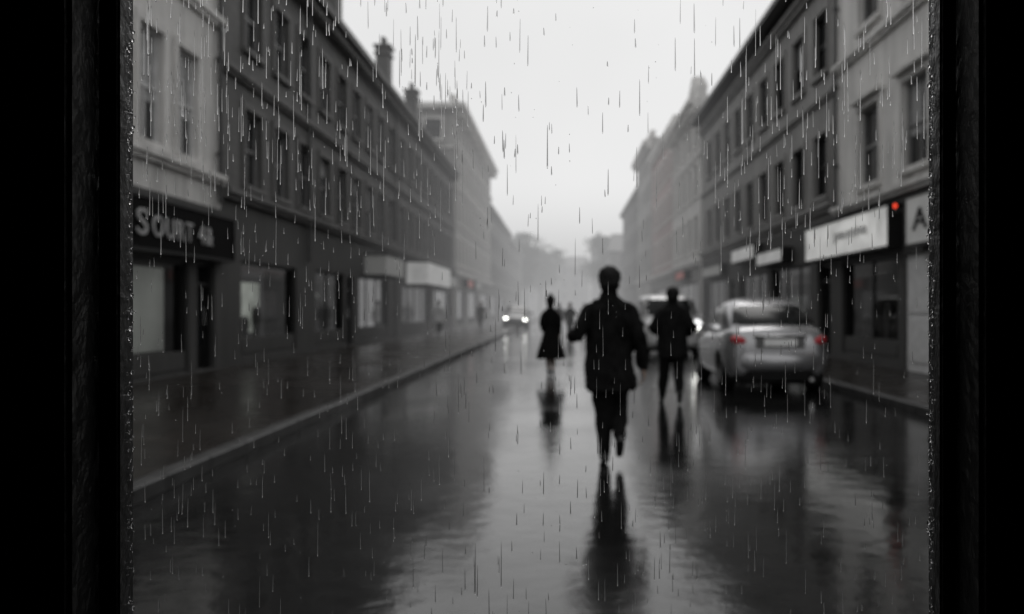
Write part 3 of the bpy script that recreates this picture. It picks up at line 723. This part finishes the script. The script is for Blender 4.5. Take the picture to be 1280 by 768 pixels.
r,rf=building('terrace_building','grey rendered terrace with sash windows and dark overhanging eave',1,XR,24.7,48.6,10.6,'mid','trimmid',
   [(4.42,1.7),(7.75,1.65)],[26.1+2.5*i for i in range(9)],1.4,[(25.2,26.5,.16,2.6,'door'),(27.3,32.4,.3,2.7,'dim',3,(.3,.7,.5,1.5,'lit2')),(33.2,38.4,.3,2.7,'shop',3),(39.4,40.6,.16,2.6,'door'),(41.2,47.6,.3,2.7,'dim',4)],
   [(3.95,.26,.2,False),(6.95,.16,.12,False),(10.1,.3,.25,False)],roof='eave',style='surround',fm='framed',ground='darkground')
r,rf=building('town_building','white rendered building with low stepped gables in light mist',1,6.9,48.6,61,12.2,'stucco2','trim',
   [(4.4,1.8),(7.2,1.7),(9.8,1.4)],[50+2.4*i for i in range(5)],1.2,[(49.5,59.5,.3,2.8,'shop',4)],[(3.6,.3,.25,False),(9.1,.2,.15,False),(11.6,.5,.6,True)],style='surround',ground='trimmid',fm='framed',blindp=.1,gables=((51.2,3.6,.9),))
r,rf=building('town_building','pinkish rendered building with a plain parapet',1,XR,61,76,13.2,'pink','trim',
   [(4.4,1.8),(7.3,1.7),(10.1,1.5)],[63+2.6*i for i in range(5)],1.2,[(63,74,.3,2.8,'shop',4)],[(3.6,.3,.25,False),(12.5,.6,.4,False)],style='surround',ground='trimmid',fm='framed',blindp=.1)
r,rf=building('town_building','pale four-storey building with tall parapet in the mist',1,6.9,76,90,15,'pale','trim',
   [(4.4,1.8),(7.3,1.7),(10.1,1.5),(12.5,1.2)],[78+2.6*i for i in range(5)],1.2,[],[(3.6,.3,.25,False),(14.2,.6,.6,False)],detail=False)
r,rf=building('terrace_building','grey terrace fading into the mist',1,XR,90,114,12.6,'grey2','trimmid',
   [(4.3,1.7),(7.4,1.6),(10,1.3)],[92+2.9*i for i in range(8)],1.2,[],[(3.6,.3,.25,False),(12,.5,.4,False)],detail=False)
def farblock(name,label,x0,x1,y0,y1,H):
    bm=bmesh.new(); box(bm,x0,x1,y0,y1,-.01,H); root=thing(name,label,'building',T(((x0+x1)/2,(y0+y1)/2,0)))
    place('wall',mesh_of(bm,'wall',M['grey2']),root)
    bm=bmesh.new(); box(bm,-.6,.6,-.05,.1,0,1.8); wm=mesh_of(bm,'window',M['glass'])
    x=x0+1.5
    while x<x1-2:
        z=4
        while z<H-2: place('window',wm,root,T((x+.6,y0,z))); z+=3.2
        x+=3
    bm=bmesh.new()
    a=[bm.verts.new(p) for p in((x0-.3,y0-.3,H+.003),(x1+.3,y0-.3,H+.003),(x1+.3,y1+.3,H+.003),(x0-.3,y1+.3,H+.003))]
    b=[bm.verts.new(p) for p in((x0+.5,(y0+y1)/2,H+3),(x1-.5,(y0+y1)/2,H+3))]
    bm.faces.new(a); bm.faces.new((a[0],a[1],b[1],b[0])); bm.faces.new((a[2],a[3],b[0],b[1])); bm.faces.new((a[1],a[2],b[1])); bm.faces.new((a[3],a[0],b[0]))
    place('roof',mesh_of(bm,'roof',M['slate']),root)
farblock('distant_building','hazy grey building closing the far end of the street',-14,7,262,276,13)
farblock('distant_building','hazy grey pitched-roof building beside the misty street',6.6,24,135,150,9.5)
farblock('distant_building','hazy low grey building at the end of the street',7,26,240,254,17)

# ---------------------------------------------------------------- signs
def sign(label,side,X,u0,u1,z0,z1,mat,proud=.3,frame='framed',name='shop_sign'):
    w=u1-u0;h=z1-z0; mw=wallmw(side,X,(u0+u1)/2,(z0+z1)/2)
    root=thing(name,label,'sign',mw,group='shop signs along the street')
    bm=bmesh.new(); box(bm,-w/2+.05,w/2-.05,-proud,-.012,-h/2+.05,h/2-.05)
    place('panel',mesh_of(bm,'panel',M[mat]),root,mw)
    bm=bmesh.new()
    box(bm,-w/2,w/2,-proud-.02,-.008,h/2-.048,h/2); box(bm,-w/2,w/2,-proud-.02,-.008,-h/2,-h/2+.048)
    if proud<.5: box(bm,-w/2,-w/2+.048,-proud-.02,-.008,-h/2+.049,h/2-.049); box(bm,w/2-.048,w/2,-proud-.02,-.008,-h/2+.049,h/2-.049)
    place('frame',mesh_of(bm,'frame',M[frame]),root,mw)
    return root
s=sign('black shop fascia with pale capital letters on a stucco building',-1,XL,10.5,20.55,2.38,3.32,'black',.25)
place('lettering',TX['S'],s,wallmw(-1,XL,16.02,2.86)@T((0,-.264,0)))
place('lettering',TX['OURT'],s,wallmw(-1,XL,17.83,2.83)@T((0,-.264,0)))
sign('grey box awning sign over a shop door',-1,XL,35,39,2.6,3.4,'signg',.8)
sign('white lit box sign projecting over the pavement',-1,XL,44.4,53.3,2.5,3.6,'signp',1.0)
sign('small dark sign above a shop on the terrace',-1,XL,54.5,61,2.7,3.4,'signg',.5)
sign('dim red sign above a distant shop',-1,7.2,68,72,2.9,3.5,'signr',.4)
sign('pale sign above a distant shop',-1,7.2,74,79,2.9,3.6,'signg',.4)
s=sign('white lit shop sign with grey lettering',1,XR,19.75,26.6,2.66,3.58,'signw',.32)
place('lettering',TX['pau'],s,wallmw(1,XR,22.4,3.12)@T((0,-.334,0)))
s=sign('greyish white box sign with a dark triangular emblem',1,XR,15.6,18.8,2.60,3.58,'signe',.32)
place('emblem',TX['A'],s,wallmw(1,XR,18.0,3.10)@T((0,-.334,0)))
sign('narrow pale sign above a shop on the grey terrace',1,XR,29.3,33.2,2.83,3.3,'signp',.35)
sign('pale sign mounted high above a shop',1,XR,33.6,38.2,3.15,3.7,'signp',.35)
sign('dim grey sign over a shop window',1,XR,41,46.5,2.85,3.35,'signg',.3)
sign('small red sign over a far shop',1,6.9,52,56,3.0,3.5,'signr',.4)
mw=T((6.64,19.25,3.44)); root=thing('signal_lamp','small glowing red lamp on a bracket between two shop signs','lamp',mw)
bm=bmesh.new(); ell(bm,(0,0,.02),(.034,.034,.045)); place('lamp_lens',mesh_of(bm,'lamp_lens',M['redlamp'],True),root,mw)
bm=bmesh.new(); tube(bm,(0,0,-.10),.038,(0,0,-.03),.042,12,False); tube(bm,(0,0,-.07),.02,(.35,0,-.07),.02,8,False); place('bracket',mesh_of(bm,'bracket',M['pipe']),root,mw)

# ---------------------------------------------------------------- trees
def tree(x,y,h,sd):
    r=random.Random(sd); root=thing('street_tree','hazy broad-crowned street tree at the misty end of the street','tree',T((x,y,0)),group='trees at the end of the street')
    bm=bmesh.new(); tube(bm,(x,y,0),.32,(x+.2,y,h*.4),.22,10,False); tips=[]
    for i in range(9):
        a=r.uniform(0,6.28); rr=r.uniform(.15,.3)*h; p=Vector((x+.2,y,h*r.uniform(.3,.42))); q=Vector((x+math.cos(a)*rr,y+math.sin(a)*rr,h*r.uniform(.55,.9))); m=p.lerp(q,.5)+Vector((0,0,.4))
        tube(bm,p,.13,m,.08,8,False); tube(bm,m,.08,q,.03,8,False); tips+= [q,m]
    place('trunk',mesh_of(bm,'trunk',M['bark']),root)
    vs=[];fs=[]
    for t in tips:
        for c in range(5):
            cc=t+Vector((r.gauss(0,h*.06),r.gauss(0,h*.06),r.gauss(0,h*.05)))
            for k in range(45):
                p=cc+Vector((r.gauss(0,.7),r.gauss(0,.7),r.gauss(0,.5))); s=r.uniform(.2,.42)
                u=Vector((r.gauss(0,1),r.gauss(0,1),r.gauss(0,1))).normalized(); v=u.orthogonal().normalized()
                b=len(vs); vs+=[p-u*s,p-v*s*.6,p+u*s,p+v*s*.6]; fs.append((b,b+1,b+2,b+3))
    me=bpy.data.meshes.new('crown'); me.from_pydata(vs,[],fs); me.materials.append(M['leaf'])
    place('crown',me,root)
for i,(x,y,h) in enumerate(((9.5,158,12),(11,175,16),(8.5,190,16),(-8.5,178,14),(-8,200,17),(-5.5,215,15),(-12,225,19))): tree(x,y,h,50+i)

# ---------------------------------------------------------------- window the view is taken through
cab=thing('window_cabin','black window frame streaked with rain, looking onto the street','window',T((0,1.2,.01)))
GL,GR=-.54,.457; SL,SR=-.5656,.4767
def cb(name,mat,x0,x1,y0,y1,z0,z1,bev=.004,**k):
    bm=bmesh.new(); box(bm,x0,x1,y0,y1,z0,z1)
    if bev: bmesh.ops.bevel(bm,geom=list(bm.edges),offset=bev,segments=3,affect='EDGES')
    return place(name,mesh_of(bm,name,M[mat],False),cab,None,**k)
cb('gasket','blackframe',SL,GL,1.165,1.206,.6,2.3,.003); cb('gasket','blackframe',GR,SR,1.165,1.206,.6,2.3,.003)
cb('stile','blackframe',-.68,SL-.001,1.10,1.215,.6,2.3,.006); cb('stile','blackframe',SR+.001,.6,1.10,1.215,.6,2.3,.006)
cb('front_wall','blackwall',-1.6,-.681,1.06,1.22,.02,2.6,0); cb('front_wall','blackwall',.601,1.6,1.06,1.22,.02,2.6,0)
cb('header','blackwall',-.68,.6,1.08,1.22,2.301,2.6,.004); cb('window_sill','blackframe',-.68,.6,1.0,1.24,.52,.599,.004); cb('front_wall','blackwall',-.68,.6,1.08,1.22,.02,.519,0)
cb('side_wall','blackwall',-1.66,-1.601,-1.6,1.22,.02,2.6,0); cb('side_wall','blackwall',1.601,1.66,-1.6,1.22,.02,2.6,0)
cb('back_wall','blackwall',-1.66,1.66,-1.66,-1.601,.02,2.6,0); cb('roof','blackwall',-1.66,1.66,-1.66,1.26,2.601,2.68,0); cb('floor','blackwall',-1.6,1.6,-1.6,1.05,.012,.05,0)
verts=[];faces=[]
r=random.Random(23)
def streak(x,z,L,rad,y=1.2):
    prof=[(0,.15),(.15,.55),(.5,.8),(.8,.95),(.93,1.0),(1,.35)]; n=8; base=len(verts)
    dx=r.uniform(-.0006,.0006)
    for t,k in prof:
        for i in range(n): verts.append((x+dx*t+math.cos(2*math.pi*i/n)*rad*k,y+.0012+math.sin(2*math.pi*i/n)*rad*k*.8,z-L*t))
    m=len(prof)
    for j in range(m-1):
        for i in range(n):
            a=base+j*n+i; b=base+j*n+(i+1)%n; faces.append((a,a+n,b+n,b))
    faces.append(tuple(base+i for i in range(n))); faces.append(tuple(base+(m-1)*n+i for i in range(n))[::-1])
cnt=0
while cnt<2500:
    x=r.uniform(GL+.006,GR-.006); z=r.uniform(.85,2.1)
    p=.50+.50*max(0,min(1,(z-1.38)/.25))
    clump=noise.noise(Vector((x*5,z*2,3.3)))
    p*=.70+1.1*clump+.3*abs(x)/.5
    if 1.44<z<1.54 and x<-.42: p*=.35
    if z>1.45 and abs(x-.05)<.17: p*=.7
    if r.random()>p: continue
    up=z>1.5
    L=min(.065,.007+r.expovariate(1/(.017 if up else .011))); rad=r.uniform(.00036,.00085) if up else r.uniform(.00035,.00065)
    streak(x,z,L,rad); cnt+=1
me=bpy.data.meshes.new('rain_streaks'); me.from_pydata(verts,[],faces); me.materials.append(M['water'])
bm=bmesh.new(); bm.from_mesh(me); bmesh.ops.recalc_face_normals(bm,faces=bm.faces); bm.to_mesh(me); bm.free()
for p in me.polygons: p.use_smooth=True
place('rain_streaks',me,cab,None,kind='stuff')
ib=bmesh.new(); bmesh.ops.create_icosphere(ib,subdivisions=1,radius=1); iv=[v.co.copy() for v in ib.verts]; ifc=[[v.index for v in f.verts] for f in ib.faces]; ib.free()
verts=[];faces=[]
def drop(x,y,z,rx,ry,rz):
    b=len(verts); verts.extend((x+c.x*rx,y+c.y*ry,z+c.z*rz) for c in iv); faces.extend(tuple(b+i for i in f) for f in ifc)
for i in range(1100):
    sd=r.choice((-1,1)); off=abs(r.gauss(0,.0022)); x=(GL+off) if sd<0 else (GR-off); rad=r.uniform(.0004,.0014) if r.random()<.85 else r.uniform(.0014,.0026)
    drop(x,r.uniform(1.185,1.1995),r.uniform(.75,2.2),rad,rad*.8,rad*r.uniform(.9,1.8))
for i in range(400):
    rad=r.uniform(.0003,.0008); drop(r.uniform(GL,GR),1.2005,r.uniform(.8,2.15),rad,rad*.7,rad*1.3)
me=bpy.data.meshes.new('water_drops'); me.from_pydata(verts,[],faces); me.materials.append(M['water'])
for p in me.polygons: p.use_smooth=True
place('water_drops',me,cab,None,kind='stuff')

# ---------------------------------------------------------------- light
w=bpy.data.worlds.new('World'); scene.world=w; w.use_nodes=True; nt=w.node_tree
bg=nt.nodes['Background']; sky=nt.nodes.new('ShaderNodeTexSky'); sky.sky_type='NISHITA'; sky.sun_disc=False
sky.sun_elevation=math.radians(50); sky.sun_rotation=math.radians(10)
bw=nt.nodes.new('ShaderNodeRGBToBW'); nt.links.new(sky.outputs[0],bw.inputs[0])
mx=nt.nodes.new('ShaderNodeMix'); mx.data_type='RGBA'; mx.inputs[0].default_value=.88
nt.links.new(bw.outputs[0],mx.inputs[6])
tc=nt.nodes.new('ShaderNodeTexCoord'); n=nt.nodes.new('ShaderNodeTexNoise'); n.inputs['Scale'].default_value=1.6; n.inputs['Detail'].default_value=4
nt.links.new(tc.outputs['Generated'],n.inputs['Vector'])
mr=nt.nodes.new('ShaderNodeMapRange'); mr.inputs['From Min'].default_value=.3; mr.inputs['From Max'].default_value=.7; mr.inputs['To Min'].default_value=7.6; mr.inputs['To Max'].default_value=9.0
nt.links.new(n.outputs['Fac'],mr.inputs['Value']); nt.links.new(mr.outputs['Result'],mx.inputs[7])
sz=nt.nodes.new('ShaderNodeSeparateXYZ'); nt.links.new(tc.outputs['Generated'],sz.inputs[0])
hr=nt.nodes.new('ShaderNodeMapRange'); hr.interpolation_type='SMOOTHSTEP'; hr.inputs['From Min'].default_value=0; hr.inputs['From Max'].default_value=.14; hr.inputs['To Min'].default_value=.58; hr.inputs['To Max'].default_value=1.0
nt.links.new(sz.outputs['Z'],hr.inputs['Value'])
ml=nt.nodes.new('ShaderNodeVectorMath'); ml.operation='SCALE'; nt.links.new(mx.outputs[2],ml.inputs[0]); nt.links.new(hr.outputs['Result'],ml.inputs['Scale'])
nt.links.new(ml.outputs['Vector'],bg.inputs['Color']); bg.inputs['Strength'].default_value=.1
sun=bpy.data.lights.new('sun','SUN'); sun.energy=.5; sun.angle=math.radians(25); sun.color=(1,.98,.96)
so=bpy.data.objects.new('sun',sun); COL.objects.link(so); so.rotation_euler=(math.radians(-40),0,math.radians(-10))

# ---------------------------------------------------------------- camera
cam=bpy.data.cameras.new('camera'); co=bpy.data.objects.new('camera',cam); COL.objects.link(co)
co.location=(0,0,1.4); co.rotation_euler=(math.pi/2,0,0)
cam.sensor_width=36; cam.lens=33.75; cam.shift_x=-65/1280; cam.shift_y=2/1280
cam.clip_start=.05; cam.clip_end=3000
cam.dof.use_dof=True; cam.dof.focus_distance=1.2; cam.dof.aperture_fstop=4.5
scene.camera=co
